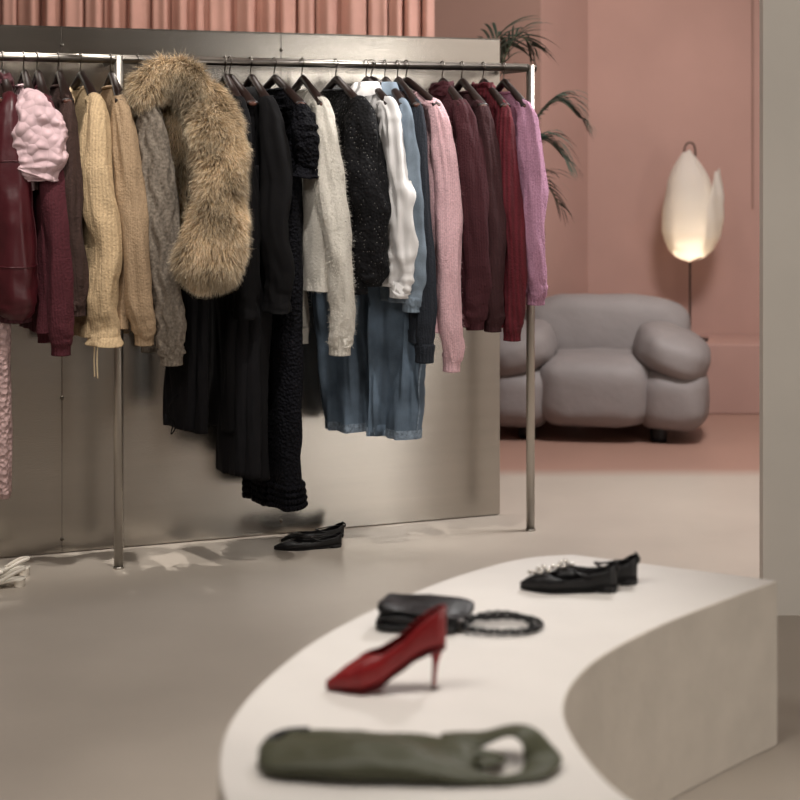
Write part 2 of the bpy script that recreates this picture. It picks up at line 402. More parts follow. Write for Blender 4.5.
        for k, (sc, z) in enumerate([(1, -.005), (.95, .010), (1.05, .010), (1.25, -.018)]):
            rr.append([Vector((aoff+.082*sc*math.cos(h), .030*sc*math.sin(h), top+z)) for h in [2*PI*j/40 for j in range(40)]])
        mo('collar', *loft(rr, False, False), trim, t)
        for sg in (-1, 1):
            V = []; Fq = []
            for i in range(9):
                k = i/8; z = top-.015-.30*k; wd = .06*math.sin(min(1, k*1.6+.25)*PI*.5)*(1-k)**.6+.004
                for q in range(3):
                    th = -PI/2+sg*(.05+wd*q*3.2); V.append(bp(z, th, .006))
            for i in range(8):
                for q in range(2): a_ = i*3+q; Fq.append((a_, a_+1, a_+4, a_+3))
            mo('lapel', V, Fq, trim, t)
    if placket:
        V = []; Fq = []; nn = 30; z_top = top-.02-vneck*.6
        for i in range(nn+1):
            z = z_top-(Lb-.03-vneck*.6)*i/nn
            for q in range(5): V.append(bp(z, -PI/2+(q-2)*.045, .004))
        for i in range(nn):
            for q in range(4): a_ = i*5+q; Fq.append((a_, a_+1, a_+6, a_+5))
        pk = mo('placket', V, Fq, trim, t)
        for i in range(6):
            p = bp(z_top-.03-(Lb-.1-vneck)*i/5, -PI/2, .008); v, f = sell(p.x, p.y, p.z, .007, .003, .007, 1, 6); mo('button', v, f, m_button, pk)
    return t, parts, bp
def trousers(name, label, short, px, by, mat, yaw=0, legw=.085, legt=.03, seed=1, fold=.012, top=-.13, seam=None, hem=None, group=None, gap=.0, cat='trousers', flare=.0, half=False):
    s, d = solve_s(px, .11, yaw); base = R(s); t = thing(name, label, cat, base, ANG+yaw, group)
    hanger(base, yaw, 'dark wooden hanger holding the '+short)
    bz = EYE-(by-155)*(base+d*.10).y/F-RZ
    sp = lambda v, p: math.copysign(abs(v)**p, v)
    def ring(cx, w, tk, z, n=48, yo=0):
        return [Vector((cx+w*sp(math.cos(h), .8), yo+tk*sp(math.sin(h), .7)+fold*nz(math.cos(h)*1.5+cx*9+seed, z*1.6, seed)*1.5+fold*1.2*(.3-abs(nz(cx*3+math.cos(h)*3, z*4+math.cos(h)*2, seed))*1.5), z)) for h in [2*PI*j/n for j in range(n)]]
    c0_ = .085 if half else 0; hw = .095 if half else .15
    hip = [ring(c0_, hw+(.0 if half else .03)*k/10, .022+.012*k/10, top-.035-.24*k/10, 64) for k in range(11)]
    mo('hips', *loft(hip), mat, t)
    wb = [ring(c0_, hw, .025, top-.04*k/4, 64) for k in range(5)]
    mo('waistband', *loft(wb), seam or mat, t)
    zc = top-.23
    for sg in (-1, 1):
        rr = []; n = 60
        for k in range(n+1):
            q = k/n; z = zc-(zc-bz)*q; w = .092+(legw-.092)*min(1, q*1.5)+flare*math.sin(q*PI)
            if half: cx = c0_+sg*.012*q; yo = sg*.016; tk = legt*.55
            else: cx = sg*(.094+gap*math.sin(q*PI*.88)); yo = 0; tk = legt
            rr.append(ring(cx, w, tk*(1+.1*math.sin(q*9)), z-(.008*q if sg > 0 else 0), 48, yo))
        e = rr[-1]; c0 = sum(e, Vector())/len(e)
        rr.append([c0+(p-c0)*.92 for p in e]); rr.append([p+Vector((0, 0, .04)) for p in rr[-1]])
        lg = mo('leg', *loft(rr), mat, t)
        if seam:
            V = []; Fq = []
            for k in range(n+1):
                r_ = rr[k]; c1 = sum(r_, Vector())/len(r_)
                a0 = r_[46 if sg > 0 else 26]; a1 = r_[45 if sg > 0 else 27]
                for p in (a0, a0.lerp(a1, .35), a0.lerp(a1, .7)): V.append(c1+(p-c1)*1.04+Vector((0, -.001, 0)))
            for k in range(n):
                for q in range(2): a_ = k*3+q; Fq.append((a_, a_+1, a_+4, a_+3))
            mo('seam', V, Fq, seam, lg)
        if hem:
            hr = [[c1+(p-c1)*1.03 for p in rr[k]] for k in (n-2, n-1, n) for c1 in [sum(rr[k], Vector())/48]]
            mo('hem', *loft(hr, False, False), hem, lg)
    return t
m_button = M('button', 'CFC4B8', .4, bump=0)
W = dict(bump=.9, bs=130, sheen=.12, var=.16, vs=170, kind='knit')
BK = dict(bump=.3, bs=200, var=.2, vs=20, spec=.2)
m_leather = M('burgundy leather', '44141B', .42, var=.1, vs=12, bump=.2, bs=50, spec=.4)
m_puff = M('pale pink quilt', 'E3C3C8', .8, var=.05, vs=20, bump=.7, bs=30, kind='cell', inv=True, dist=.02, cellk=.25)
m_burg = M('burgundy knit', '4A1A23', .88, **W)
m_brown = M('dark brown knit', '36241F', .88, **W)
m_tan = M('tan knit', 'B79E7C', .9, rib=45, ribk=.4, **W)
m_camel = M('camel knit', '9C8469', .9, rib=60, ribk=.2, **W)
m_cable = M('grey brown knit', '7A7065', .95, bump=1, bs=90, sheen=.2, var=.4, vs=110)
m_black = M('black wool', '0A090B', .9, **BK)
m_black2 = M('black crepe', '0E0D10', .85, **BK)
m_lace = M('black open knit', '0E0E16', .85, bump=1, bs=90, kind='cell', var=.3, dist=.008, spec=.15)
m_sequin = M('black sequin knit', '0C0C0F', .8, bump=.6, bs=80, kind='cell', var=.4, dist=.006, spec=.2, dots='7A7875')
m_cream = M('cream mohair', 'C4BFB6', .95, bump=.8, bs=120, sheen=.3, var=.08, vs=150)
m_white = M('white cotton', 'DEDCDC', .75, var=.03, bump=.1, bs=200)
m_denim = M('blue denim', '5F6E7E', .9, var=.5, vs=6, bump=.5, bs=250, spec=.15)
m_denim_s = M('denim seam', '7D8B9A', .9, var=.4, vs=80, bump=.6, bs=150, spec=.15)
m_pdenim = M('pale denim', '75828F', .9, var=.35, vs=9, bump=.4, bs=250, spec=.15)
m_navy = M('navy knit', '20252E', .9, **W)
m_rose = M('pale pink knit', 'D3ADB4', .92, rib=60, ribk=.2, **W)
m_wine = M('wine knit', '3C141C', .88, **W)
m_wine2 = M('deep brown burgundy knit', '331519', .9, **W)
m_ribw = M('wine rib knit', '5A1420', .85, rib=26, ribk=1, **W)
m_orchid = M('orchid pink knit', 'B486A0', .9, rib=60, ribk=.2, **W)
m_pinkseq = M('pale pink bobble fabric', 'DFBCB9', .75, bump=1, bs=60, kind='cell', dist=.012, var=.1, cellk=.4)

g = garment
trousers('trousers', 'pale pink textured trousers at the left end, hanging below the leather jacket', 'pale pink textured trousers', -4, 492, m_pinkseq, seed=2, legw=.09, legt=.05, half=True)
t_lj, p_lj, _ = g('leather_jacket', 'burgundy leather bomber jacket with ribbed cuff at the left end of the rail', 'jacket', 'burgundy leather jacket', 10, 300, m_leather, sy=322, sr=.062, cuffr=.048, seed=3, crumple=.035, collar='turtle', fold=.01, lean=.02, sflare=.014, bt=.045, sfold=.07, trim=M('burgundy rib', '3E141B', .85, rib=30, ribk=1, **W))
g('puffed_top', 'pale pink quilted top with ballooning short sleeve next to the leather jacket', 'top', 'pale pink quilted top', 32, 190, m_puff, sy=178, sr=.088, cuffr=.065, seed=5, crumple=.06, cuff=False, sflare=.018, fold=.02, hemband=False, bt=.04, lean=.01, elb=0, sfold=.16)
g('cardigan', 'burgundy knitted cardigan with long sleeve beside the pale pink puffed top', 'cardigan', 'burgundy cardigan', 46, 330, m_burg, sy=356, sr=.046, seed=6, placket=True, lean=.05)
g('sweater', 'dark brown sweater mostly hidden between burgundy cardigan and tan sweater', 'sweater', 'dark brown sweater', 68, 300, m_brown, sy=316, sr=.038, seed=7, lean=.03)
t_tan, p_tan, bp_tan = g('sweater', 'golden tan knitted sweater with blanket stitched sleeve and dangling yarn ends', 'sweater', 'golden tan stitched sweater', 97, 335, m_tan, sy=345, sr=.054, cuffr=.055, cuff=False, seed=8, crumple=.05, lean=.03, yaw=.10, vneck=.06)
g('sweater', 'camel brown fine knit sweater between the golden tan and grey brown sweaters', 'sweater', 'camel sweater', 122, 325, m_camel, sy=346, sr=.047, seed=9, lean=.075, elb=.03)
t_cab, p_cab, _ = g('sweater', 'grey brown cable knit sweater hanging just left of the fox fur', 'sweater', 'cable knit sweater', 150, 330, m_cable, sy=366, sr=.050, cuffr=.036, seed=10, lean=.075, cable=.30)
trousers('trousers', 'black cropped trousers hanging below the fox fur with a thin drawstring', 'black cropped trousers under the fur', 190, 428, m_black2, seed=12, legw=.092, legt=.05, yaw=.16, half=True)
g('coat', 'black wool coat directly right of the fox fur, ending above the trouser hems', 'coat', 'black coat beside the fur', 240, 428, m_black, sy=318, sr=.050, cuffr=.044, cuff=False, seed=13, collar='lapel', crumple=.04, hemband=False, lean=.02, bw=.19, hem_flare=-.035, aoff=.0)
trousers('trousers', 'long black wide leg trousers hanging between the two black coats', 'long black trousers', 242, 472, m_black2, seed=14, legw=.098, legt=.06, yaw=.14, half=True)
g('coat', 'long black coat with straight sleeve between the shorter coat and the open knit dress', 'coat', 'long black coat', 270, 476, m_black, sy=312, sr=.052, cuffr=.048, cuff=False, seed=15, collar='lapel', crumple=.04, hemband=False, lean=.03, bw=.19, hem_flare=-.035, yaw=.06)
t_dr, p_dr, bp_dr = g('dress', 'long black open knit dress with ruffled front, the longest garment on the rail', 'dress', 'long black open knit dress', 302, 506, m_lace, sy=175, sr=.042, cuffr=.05, cuff=False, seed=16, crumple=.15, yaw=.20, fold=.02, hemband=False, bw=.175, bt=.055, hem_flare=-.005)
t_cr, p_cr, _ = g('sweater', 'fluffy cream mohair sweater hanging in front of the black sequinned sweater', 'sweater', 'fluffy cream sweater', 324, 290, m_cream, sy=356, sr=.048, cuffr=.036, seed=17, lean=.065, crumple=.06, bt=.042, yaw=.08, vneck=.07)
t_sq, p_sq, _ = g('sweater', 'black sequinned open knit sweater between cream sweater and white shirt', 'sweater', 'black sequinned sweater', 362, 292, m_sequin, sy=286, sr=.068, cuffr=.04, seed=18, lean=.04, bt=.05, yaw=.14, crumple=.05)
trousers('jeans', 'faded blue denim jeans with wide barrel legs hanging under the white shirt', 'blue jeans', 398, 434, m_denim, seed=19, legw=.094, legt=.045, yaw=.72, seam=m_denim_s, hem=m_denim_s, gap=.022, cat='jeans', flare=.010, fold=.034)
g('shirt', 'crisp white cotton shirt with buttoned cuff between black sequins and denim', 'shirt', 'white shirt', 391, 285, m_white, sy=298, sr=.054, cuffr=.038, seed=20, collar='shirt', placket=True, crumple=.12, fold=.028, lean=.045, hemband=False, sfold=.26, yaw=.10)
g('denim_jacket', 'pale blue denim jacket showing its sleeve just right of the white shirt', 'jacket', 'pale denim jacket', 405, 300, m_pdenim, sy=312, sr=.044, cuffr=.036, seed=27, collar='shirt', crumple=.08, lean=.035, hemband=False, sfold=.18)
g('sweater', 'dark navy sweater between the pale denim jacket and the pale pink cardigan', 'sweater', 'dark navy sweater', 418, 340, m_navy, sy=363, sr=.038, cuffr=.032, seed=21, crumple=.05, lean=.03)
t_rs, p_rs, _ = g('cardigan', 'pale pink ribbed edge cardigan right of the dark navy sweater', 'cardigan', 'pale pink cardigan', 439, 330, m_rose, sy=373, sr=.045, seed=22, placket=True, lean=.065, yaw=.24)
g('sweater', 'dark wine sweater with bunched high neck right of the pale pink cardigan', 'sweater', 'dark wine high neck sweater', 464, 325, m_wine, sy=330, sr=.050, seed=23, collar='turtle', lean=.05)
g('sweater', 'brown burgundy sweater between the dark wine and bright wine sweaters', 'sweater', 'brown burgundy sweater', 484, 318, m_wine2, sy=332, sr=.043, seed=24, lean=.04)
g('sweater', 'bright wine ribbed turtleneck sweater next to the orchid pink sweater', 'sweater', 'bright wine turtleneck', 506, 325, m_ribw, sy=341, sr=.041, seed=25, collar='turtle', lean=.03)
t_or, p_or, _ = g('sweater', 'orchid pink knitted sweater at the right end of the rail', 'sweater', 'orchid pink sweater', 527, 290, m_orchid, sy=305, sr=.048, cuffr=.032, seed=26, lean=.04, bt=.03)
m_fz = strand_mat('cream fibres', 'B4AFA5', 'CDC8BF', 'DEDAD2')
strands('fuzz', p_cr, 16000, .013, .0010, m_fz, t_cr, down=.2, out=1, rnd=.6, seed=4)
m_fz2 = strand_mat('grey brown fibres', '5C5147', '82756A', 'A59A8C')
strands('fuzz', p_cab, 4000, .008, .0010, m_fz2, t_cab, down=.2, out=1, rnd=.6, seed=5)
m_fz4 = strand_mat('pale pink fibres', 'C49CA4', 'D9B2BA', 'E6C8CE')
strands('fuzz', p_rs, 9000, .010, .0009, m_fz4, t_rs, down=.2, out=1, rnd=.6, seed=7)
m_fz5 = strand_mat('orchid fibres', 'A87894', 'BC8CA8', 'D0A6C0')
strands('fuzz', p_or, 7000, .009, .0009, m_fz5, t_or, down=.2, out=1, rnd=.6, seed=8)
# stitching on the tan sleeve; seams on the leather sleeve
SG = 48
def ring_of(sl, i): return [sl[i*SG+k].co.copy() for k in range(SG)]
sl = p_tan[1].data.vertices; mbs = MB(); J0 = 30
for i in range(4, 88, 2):
    r_ = ring_of(sl, i); cen = sum(r_, Vector())/SG
    pp = [cen+(r_[J0+k]-cen)*1.07 for k in range(4)]
    mbs.add(*tube_data([(q.x, q.y, q.z, .0026) for q in pp], n=5, seg=6, ref=(0, 0, 1)))
ee = []
for i in range(4, 88):
    r_ = ring_of(sl, i); cen = sum(r_, Vector())/SG; q = cen+(r_[J0]-cen)*1.05; ee.append((q.x, q.y, q.z, .0022))
mbs.add(*tube_data(ee, n=60, seg=6))
m_st = M('pale yarn', 'E0CBA8', .9, bump=.4, bs=300)
mbs.build('blanket_stitching', m_st, p_tan[1])
e0 = sum(ring_of(sl, 89), Vector())/SG
for dx in (-.02, .015):
    tube('yarn_end', [(e0.x+dx, e0.y-.03, e0.z+.02, .0026), (e0.x+dx+.004, e0.y-.034, e0.z-.05, .0026), (e0.x+dx-.003, e0.y-.03, e0.z-.11, .0026)], m_st, t_tan, n=10, seg=6)
sl = p_lj[1].data.vertices
for i in (34, 60):
    r_ = ring_of(sl, i); cen = sum(r_, Vector())/SG
    tube('seam', [(*(cen+(p-cen)*1.005), .0028) for p in r_[::2]], m_leather, p_lj[1], n=60, seg=6, closed=True, ref=(0, 0, 1))
ln_ = []
for i in range(8, 84):
    r_ = ring_of(sl, i); ln_.append((*r_[36], .0028))
tube('seam', ln_, m_leather, p_lj[1], n=80, seg=6)
# ruffles on the dress, woven hem
for sg, off in ((-1, 0), (1, .3)):
    V = []; Fq = []
    for i in range(60):
        z = -.115-.40*i/59
        for q in range(4):
            th = -PI/2+.5+sg*.25+q*.10; p = bp_dr(z, th, .004+q*.012); p += Vector((0.012*q*math.sin(i*.9+off), -.006*q+.010*q*math.sin(i*.8+off+sg), 0)); V.append(p)
    for i in range(59):
        for q in range(3): a_ = i*4+q; Fq.append((a_, a_+1, a_+5, a_+4))
    mo('ruffle', V, Fq, m_lace, t_dr)
hz_ = min(v.co.z for v in p_dr[0].data.vertices)
for i in range(4):
    ring = [(p.x*1.01, p.y, p.z, .009, .007) for p in [bp_dr(hz_+.012+.022*i, 2*PI*j/40, .004) for j in range(40)]]
    tube('woven_hem', ring, m_lace, t_dr, n=160, seg=8, closed=True, ref=(0, 0, 1), disp=lambda t, th: 1+.35*math.sin(t*2*PI*40))
# ------------------------------------------------------------ fox fur
sF, dF = solve_s(206, .205, 0); fb = R(sF)
fur = thing('fur_jacket', 'thick golden fox fur jacket with heavy sleeve in the middle of the dark garments', 'fur jacket', fb, 0)
hanger(fb, 0, 'dark wooden hanger holding the fox fur jacket')
m_furb = M('fox hide', '5E4A34', .95, var=.3, vs=30, bump=.5, bs=60)
def furtube(name, pp, seed):
    pts = []
    for px, py, d, r in pp:
        q = P(px, py, d)-fb; rr = r*d/F; pts.append((q.x, q.y, q.z, rr, rr*.85))
    return mo(name, *tube_data(pts, n=50, seg=36, disp=lambda t, th: 1+.16*nz(math.cos(th)*2+seed, math.sin(th)*2, t*7)), m_furb, fur)
f1 = furtube('sleeve', [(197, 92, 5.38, 12), (208, 108, 5.33, 21), (217, 140, 5.25, 22), (220, 180, 5.22, 20), (216, 218, 5.21, 24), (210, 252, 5.21, 28), (207, 273, 5.21, 24), (206, 284, 5.21, 8)], 1)
f2 = furtube('body', [(150, 78, 5.48, 10), (158, 94, 5.46, 25), (170, 120, 5.45, 28), (180, 154, 5.45, 25), (186, 190, 5.45, 21), (188, 216, 5.45, 15), (189, 228, 5.45, 4)], 5)
f3 = furtube('collar', [(138, 102, 5.28, 5), (144, 90, 5.29, 13), (157, 79, 5.31, 16), (175, 76, 5.32, 16), (190, 86, 5.32, 16), (197, 106, 5.32, 13), (199, 126, 5.32, 5)], 9)
m_fur = strand_mat('fox hair', '57432E', 'BEA27C', 'E8D9C0')
strands('fur_pile', [f1, f2, f3], 130000, .042, .0018, m_fur, fur, down=.75, out=.75, rnd=.26, seed=9, clumpk=.75, darkp=.16)
for o_ in [o for o in C.objects if o.get('label', '').startswith('black cropped trousers')]:
    inv = (Matrix.Translation(o_.location) @ Matrix.Rotation(o_.rotation_euler.z, 4, 'Z')).inverted()
    pts = [inv @ P(x, y, 5.42) for x, y in ((178, 395), (170, 402), (168, 412), (173, 422), (171, 434), (175, 428), (173, 418))]
    tube('drawstring', [(p.x, p.y, p.z, .0022) for p in pts], m_black, o_, n=30, seg=6)
# ------------------------------------------------------------ shoes
WP = [(0, .02), (.03, .16), (.08, .34), (.18, .70), (.3, .97), (.42, .95), (.6, .74), (.8, .66), (.93, .60), (.985, .38), (1, .1)]
def shoe_parts(root, L, Wd, zb, h, A, mat, inner, solemat, wprof=WP):
    n = 60; seg = 40; rings = []
    sm = lambda tab, s: sum(itp(tab, s+k*.018) for k in (-2, -1, 0, 1, 2))/5
    for i in range(n+1):
        s = i/n; x = L*s; w = Wd*itp(wprof, s); z = sm(zb, s); hh = sm(h, s); a = sm(A, s)*PI; r = []
        for j in range(seg+1):
            th = -a+2*a*j/seg; sn = math.sin(th); cs = math.cos(th)
            r.append(Vector((x, w*math.copysign(abs(sn)**.8, sn), z+hh*.5*(1-math.copysign(abs(cs)**.75, cs)))))
        rings.append(r)
    o = mo('upper', *loft(rings, closed=False), mat, root)
    m = o.modifiers.new('s', 'SOLIDIFY'); m.thickness = .002; m.offset = -1
    for nm, dz, sc, mt, th in (('insole', .004, .9, inner, .002), ('sole', -.003, .97, solemat, .004)):
        top = []
        for i in range(n+1):
            s = i/n; w = Wd*itp(wprof, s)*sc; z = sm(zb, s)+dz
            top.append([Vector((L*s, -w, z)), Vector((L*s, w, z)), Vector((L*s, w, z+th)), Vector((L*s, -w, z+th))])
        mo(nm, *loft(top), mt, root, False)
    return o
m_red = M('red leather', '86181C', .38, var=.1, vs=20, bump=.1, bs=90, spec=.45)
m_redin = M('dark red lining', '5A1216', .6, bump=.1)
m_blk = M('black leather', '0F0E10', .45, var=.2, vs=20, bump=.25, bs=90, spec=.35)
m_blkin = M('black lining', '181616', .7, bump=.1)
m_sil = M('silver stud', 'D8D4CC', .25, 1, bump=0)
BT = .395
hp = floorP(326, 691, BT)
pump = thing('stiletto_pump', 'red leather pointed stiletto pump standing on the white plinth', 'shoe', (hp.x, hp.y, BT), math.radians(4))
zbp = [(0, .006), (.28, .004), (.42, .012), (.6, .040), (.75, .064), (.88, .076), (1, .080)]
up = shoe_parts(pump, .228, .037, zbp, [(0, .012), (.06, .024), (.2, .046), (.33, .064), (.45, .064), (.65, .064), (.85, .082), (1, .092)],
    [(0, 1), (.30, 1), (.36, .92), (.43, .80), (.53, .70), (.8, .68), (1, .72)], m_red, m_redin, m_redin)
tube('heel', [(.207, 0, .080, .021, .019), (.209, 0, .066, .011, .012), (.208, 0, .05, .0060, .0062), (.206, 0, .026, .0045, .0045), (.205, 0, .004, .0040, .0040)], m_red, pump, n=20, seg=16)
tube('heel_tip', [(.205, 0, .005, .0044), (.205, 0, 0, .0044)], m_blk, pump, n=2, seg=12)
def flat(label, px, py, h, rz, group=None, studs=False, L=.225, cat='shoe', zk=1):
    q = floorP(px, py, h)
    t = thing('ballet_flat', label, cat, (q.x, q.y, h), rz, group); t.scale = (1, 1, zk)
    shoe_parts(t, L, .038, [(0, .006), (.2, .004), (.7, .005), (.85, .010), (1, .012)],
        [(0, .012), (.1, .028), (.25, .040), (.36, .038), (.6, .042), (.85, .056), (1, .070)],
        [(0, 1), (.26, 1), (.30, .85), (.37, .68), (.5, .58), (.8, .58), (1, .68)], m_blk, m_blkin, m_blk)
    tube('heel', [(L*.9, 0, .014, .024, .022), (L*.9, 0, 0, .023, .021)], m_blk, t, n=3, seg=20)
    lp = [(L*.99, 0, .046, .003), (L*1.01, .010, .056, .003), (L*1.0, .012, .066, .003), (L*.985, 0, .072, .003), (L*1.0, -.012, .066, .003), (L*1.01, -.010, .056, .003)]
    tube('pull_loop', lp, m_blk, t, n=30, seg=8, closed=True)
    tube('ankle_strap', [(L*.97, 0, .052, .003), (L*.85, .025, .048, .003), (L*.66, .027, .042, .003), (L*.55, 0, .05, .003), (L*.66, -.027, .042, .003), (L*.85, -.025, .048, .003)], m_blk, t, n=40, seg=8, closed=True)
    if studs:
        for i, (sx, sy_) in enumerate([(.10, 0), (.15, -.008), (.19, .004), (.21, -.018), (.25, .014), (.25, -.008), (.29, -.024)]):
            z = .018+.10*sx; zz = z+.010*(1-abs(sy_)/.03); v, f = sell(L*sx, sy_, zz+.004, .0055, .0055, .005, 1, 8); mo('stud', v, f, m_sil, t)
    return t
flat('studded black pointed flat on the plinth, the nearer of the pair', 520, 590, BT, math.radians(-3), 'studded black flats on the plinth', True)
flat('studded black flat on the plinth, behind its twin with heel farther right', 543, 585, BT, math.radians(4), 'studded black flats on the plinth', True)
flat('plain black flat shoe lying nearer on the floor below the hanging black dress', 274, 550, 0, math.radians(12), 'plain black flats on the floor', False, .245, zk=.75)
flat('plain black flat shoe on the floor behind its twin, close to the partition foot', 281, 543, 0, math.radians(24), 'plain black flats on the floor', False, .245, zk=.75)
m_wl = M('white leather', 'DCD5CA', .45, bump=.1)
for k, (px, py, lab) in enumerate([(-48, 589, 'white strappy sandal, nearer one of the pair cut by the left edge'), (-42, 578, 'white strappy sandal, farther one of the pair cut by the left edge')]):
    q = floorP(px, py); t = thing('sandal', lab, 'shoe', (q.x, q.y, 0), math.radians(8), 'white strappy sandals')
    rr = []
    for i in range(25):
        s = i/24; w = .036*math.sin(PI*min(1, s*1.02+.0))**.45*(1-.25*s)+.003; z = itp([(0, .006), (.35, .006), (.8, .02), (1, .024)], s)
        rr.append([Vector((.235*s, -w, z)), Vector((.235*s, w, z)), Vector((.235*s, w, z+.008)), Vector((.235*s, -w, z+.008))])
    mo('sole', *loft(rr), m_wl, t)
    tube('heel', [(.212, 0, .024, .022), (.214, 0, .012, .018), (.213, 0, 0, .017)], m_wl, t, n=8, seg=12)
    for x, z, hgt in ((.04, .01, .03), (.075, .01, .04), (.10, .012, .045)):
        tube('strap', [(x, -.034, z, .008, .003), (x-.004, -.030, z+hgt*.7, .008, .003), (x-.006, 0, z+hgt, .008, .003), (x-.004, .030, z+hgt*.7, .008, .003), (x, .034, z, .008, .003)], m_wl, t, n=20, seg=8, ref=(1, 0, 0))
    tube('heel_strap', [(.15, -.030, .022, .006, .003), (.20, -.026, .05, .006, .003), (.232, 0, .058, .006, .003), (.20, .026, .05, .006, .003), (.15, .030, .022, .006, .003)], m_wl, t, n=20, seg=8, ref=(0, 0, 1))
# ------------------------------------------------------------ plinth
outer = [(.44, 4.07), (.34, 4.045), (.249, 3.98), (.12, 3.84), (0, 3.67), (-.11, 3.49), (-.205, 3.28), (-.285, 3.0), (-.308, 2.75), (-.265, 2.48), (-.13, 2.2), (.08, 1.96), (.30, 1.80)]
inner = [(.66, 2.22), (.46, 2.37), (.355, 2.54), (.304, 2.776), (.307, 2.98), (.385, 3.2), (.534, 3.42), (.71, 3.62), (.903, 3.82)]
ol = cr(outer, 90)+cr(inner, 70); V = [Vector((x, y, 0.0)) for x, y in ol]+[Vector((x, y, BT)) for x, y in ol]; n = len(ol)
Fq = [(i, (i+1) % n, (i+1) % n+n, i+n) for i in range(n)]+[tuple(range(n, 2*n)), tuple(reversed(range(n)))]
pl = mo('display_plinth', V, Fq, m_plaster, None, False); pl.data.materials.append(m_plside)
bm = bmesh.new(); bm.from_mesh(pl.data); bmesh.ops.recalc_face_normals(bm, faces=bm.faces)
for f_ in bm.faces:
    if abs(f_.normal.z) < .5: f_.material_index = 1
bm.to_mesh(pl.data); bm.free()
bevel(pl, .006, 3)
tag(pl, 'low curved white plaster display plinth carrying shoes and bags', 'display plinth')
# black bag
q = floorP(418, 634, BT)
bag = thing('handbag', 'small black folded leather bag with braided strap behind the red pump', 'bag', (q.x, q.y+.06, BT), math.radians(-6))
v, f = sell(0, 0, .011, .088, .068, .011, .35, 24, .006, 12, 2); mo('body', v, f, m_blk, bag)
v, f = sell(.006, .002, .027, .084, .064, .007, .35, 24, .008, 14, 4, Matrix.Rotation(math.radians(3), 4, 'Y')); mo('inner_fold', v, f, m_blk, bag)
v, f = sell(.018, .004, .041, .096, .070, .006, .35, 24, .012, 12, 5, Matrix.Rotation(math.radians(6), 4, 'Y')); mo('flap', v, f, m_blk, bag)
loop = [(.08, -.01, .03), (.13, .035, .012), (.19, .055, .010), (.245, .04, .010), (.262, -.005, .010), (.225, -.05, .010), (.15, -.06, .010), (.10, -.04, .012), (.13, .0, .024), (.18, .02, .026), (.23, .01, .020), (.25, -.03, .012)]
cc = cr(loop, 260); brd = MB()
for ph in (0, 2*PI/3, 4*PI/3):
    pts = []
    for i, c0 in enumerate(cc):
        a_ = i*.24+ph; nx = cc[min(i+1, 260)]; pv = cc[max(i-1, 0)]; tv = (Vector(nx)-Vector(pv)).normalized(); sd = tv.cross(Vector((0, 0, 1))).normalized(); upv = sd.cross(tv)
        p = Vector(c0)+sd*.0065*math.cos(a_)+upv*.0045*math.sin(a_); pts.append((p.x, p.y, p.z, .0027))
    brd.add(*tube_data(pts, n=500, seg=6, ref=(0, 0, 1)))
brd.build('braided_strap', m_blk, bag)
# olive bag
m_olive = M('olive leather', '4A4B3A', .5, var=.05, vs=8, bump=.12, bs=40, spec=.35)
q = floorP(405, 770, BT)
ob = thing('shoulder_bag', 'olive green leather shoulder bag lying flat at the near end of the plinth', 'bag', (q.x, q.y+.015, BT), math.radians(-4))
rr = []
sg_p = lambda v, p: math.copysign(abs(v)**p, v)
for i in range(81):
    s = i/80; x = -.245+.375*s; w = .094*(max(0, 1-abs((s-.5)*2)**6))**.5*(1-.10*s)+.003; h = .017*(max(0, 1-abs((s-.48)*2)**4))**.5*(1-.2*s)+.004; r = []
    for j in range(56):
        th = 2*PI*j/56; yy = w*sg_p(math.cos(th), .8)
        up_ = max(0, math.sin(th)); r.append(Vector((x, yy+.010*nz(x*9, 3, 1), h+h*sg_p(math.sin(th), .8)+up_*(.020*nz(x*6, yy*9, 2)+.018*(.25-abs(nz(x*9+yy*10, yy*12-x*4, 7)))))))
    rr.append(r)
mo('body', *loft(rr), m_olive, ob)
tube('handle', [(.06, .052, .020, .011, .036), (.12, .058, .026, .010, .034), (.17, .054, .044, .005, .030), (.204, .034, .046, .009, .028), (.226, .004, .018, .008, .030), (.214, -.036, .010, .006, .022), (.17, -.062, .008, .006, .012), (.12, -.064, .012, .008, .020), (.06, -.056, .016, .011, .034)],
    m_olive, ob, n=60, seg=20, ref=(0, 0, 1), disp=lambda t, th: 1+.30*nz(t*9, math.cos(th), math.sin(th)))
tube('buckle', [(.105, .02, .022, .006, .018), (.155, .006, .016, .005, .014), (.12, -.03, .018, .006, .016)], m_olive, ob, n=10, seg=10, ref=(0, 0, 1))
tube('dark_edging', [(-.17, .080, .028, .005, .009), (-.205, .070, .028, .005, .010), (-.228, .045, .026, .005, .010), (-.236, .015, .022, .005, .009)], m_blk, ob, n=20, seg=8, ref=(0, 0, 1))
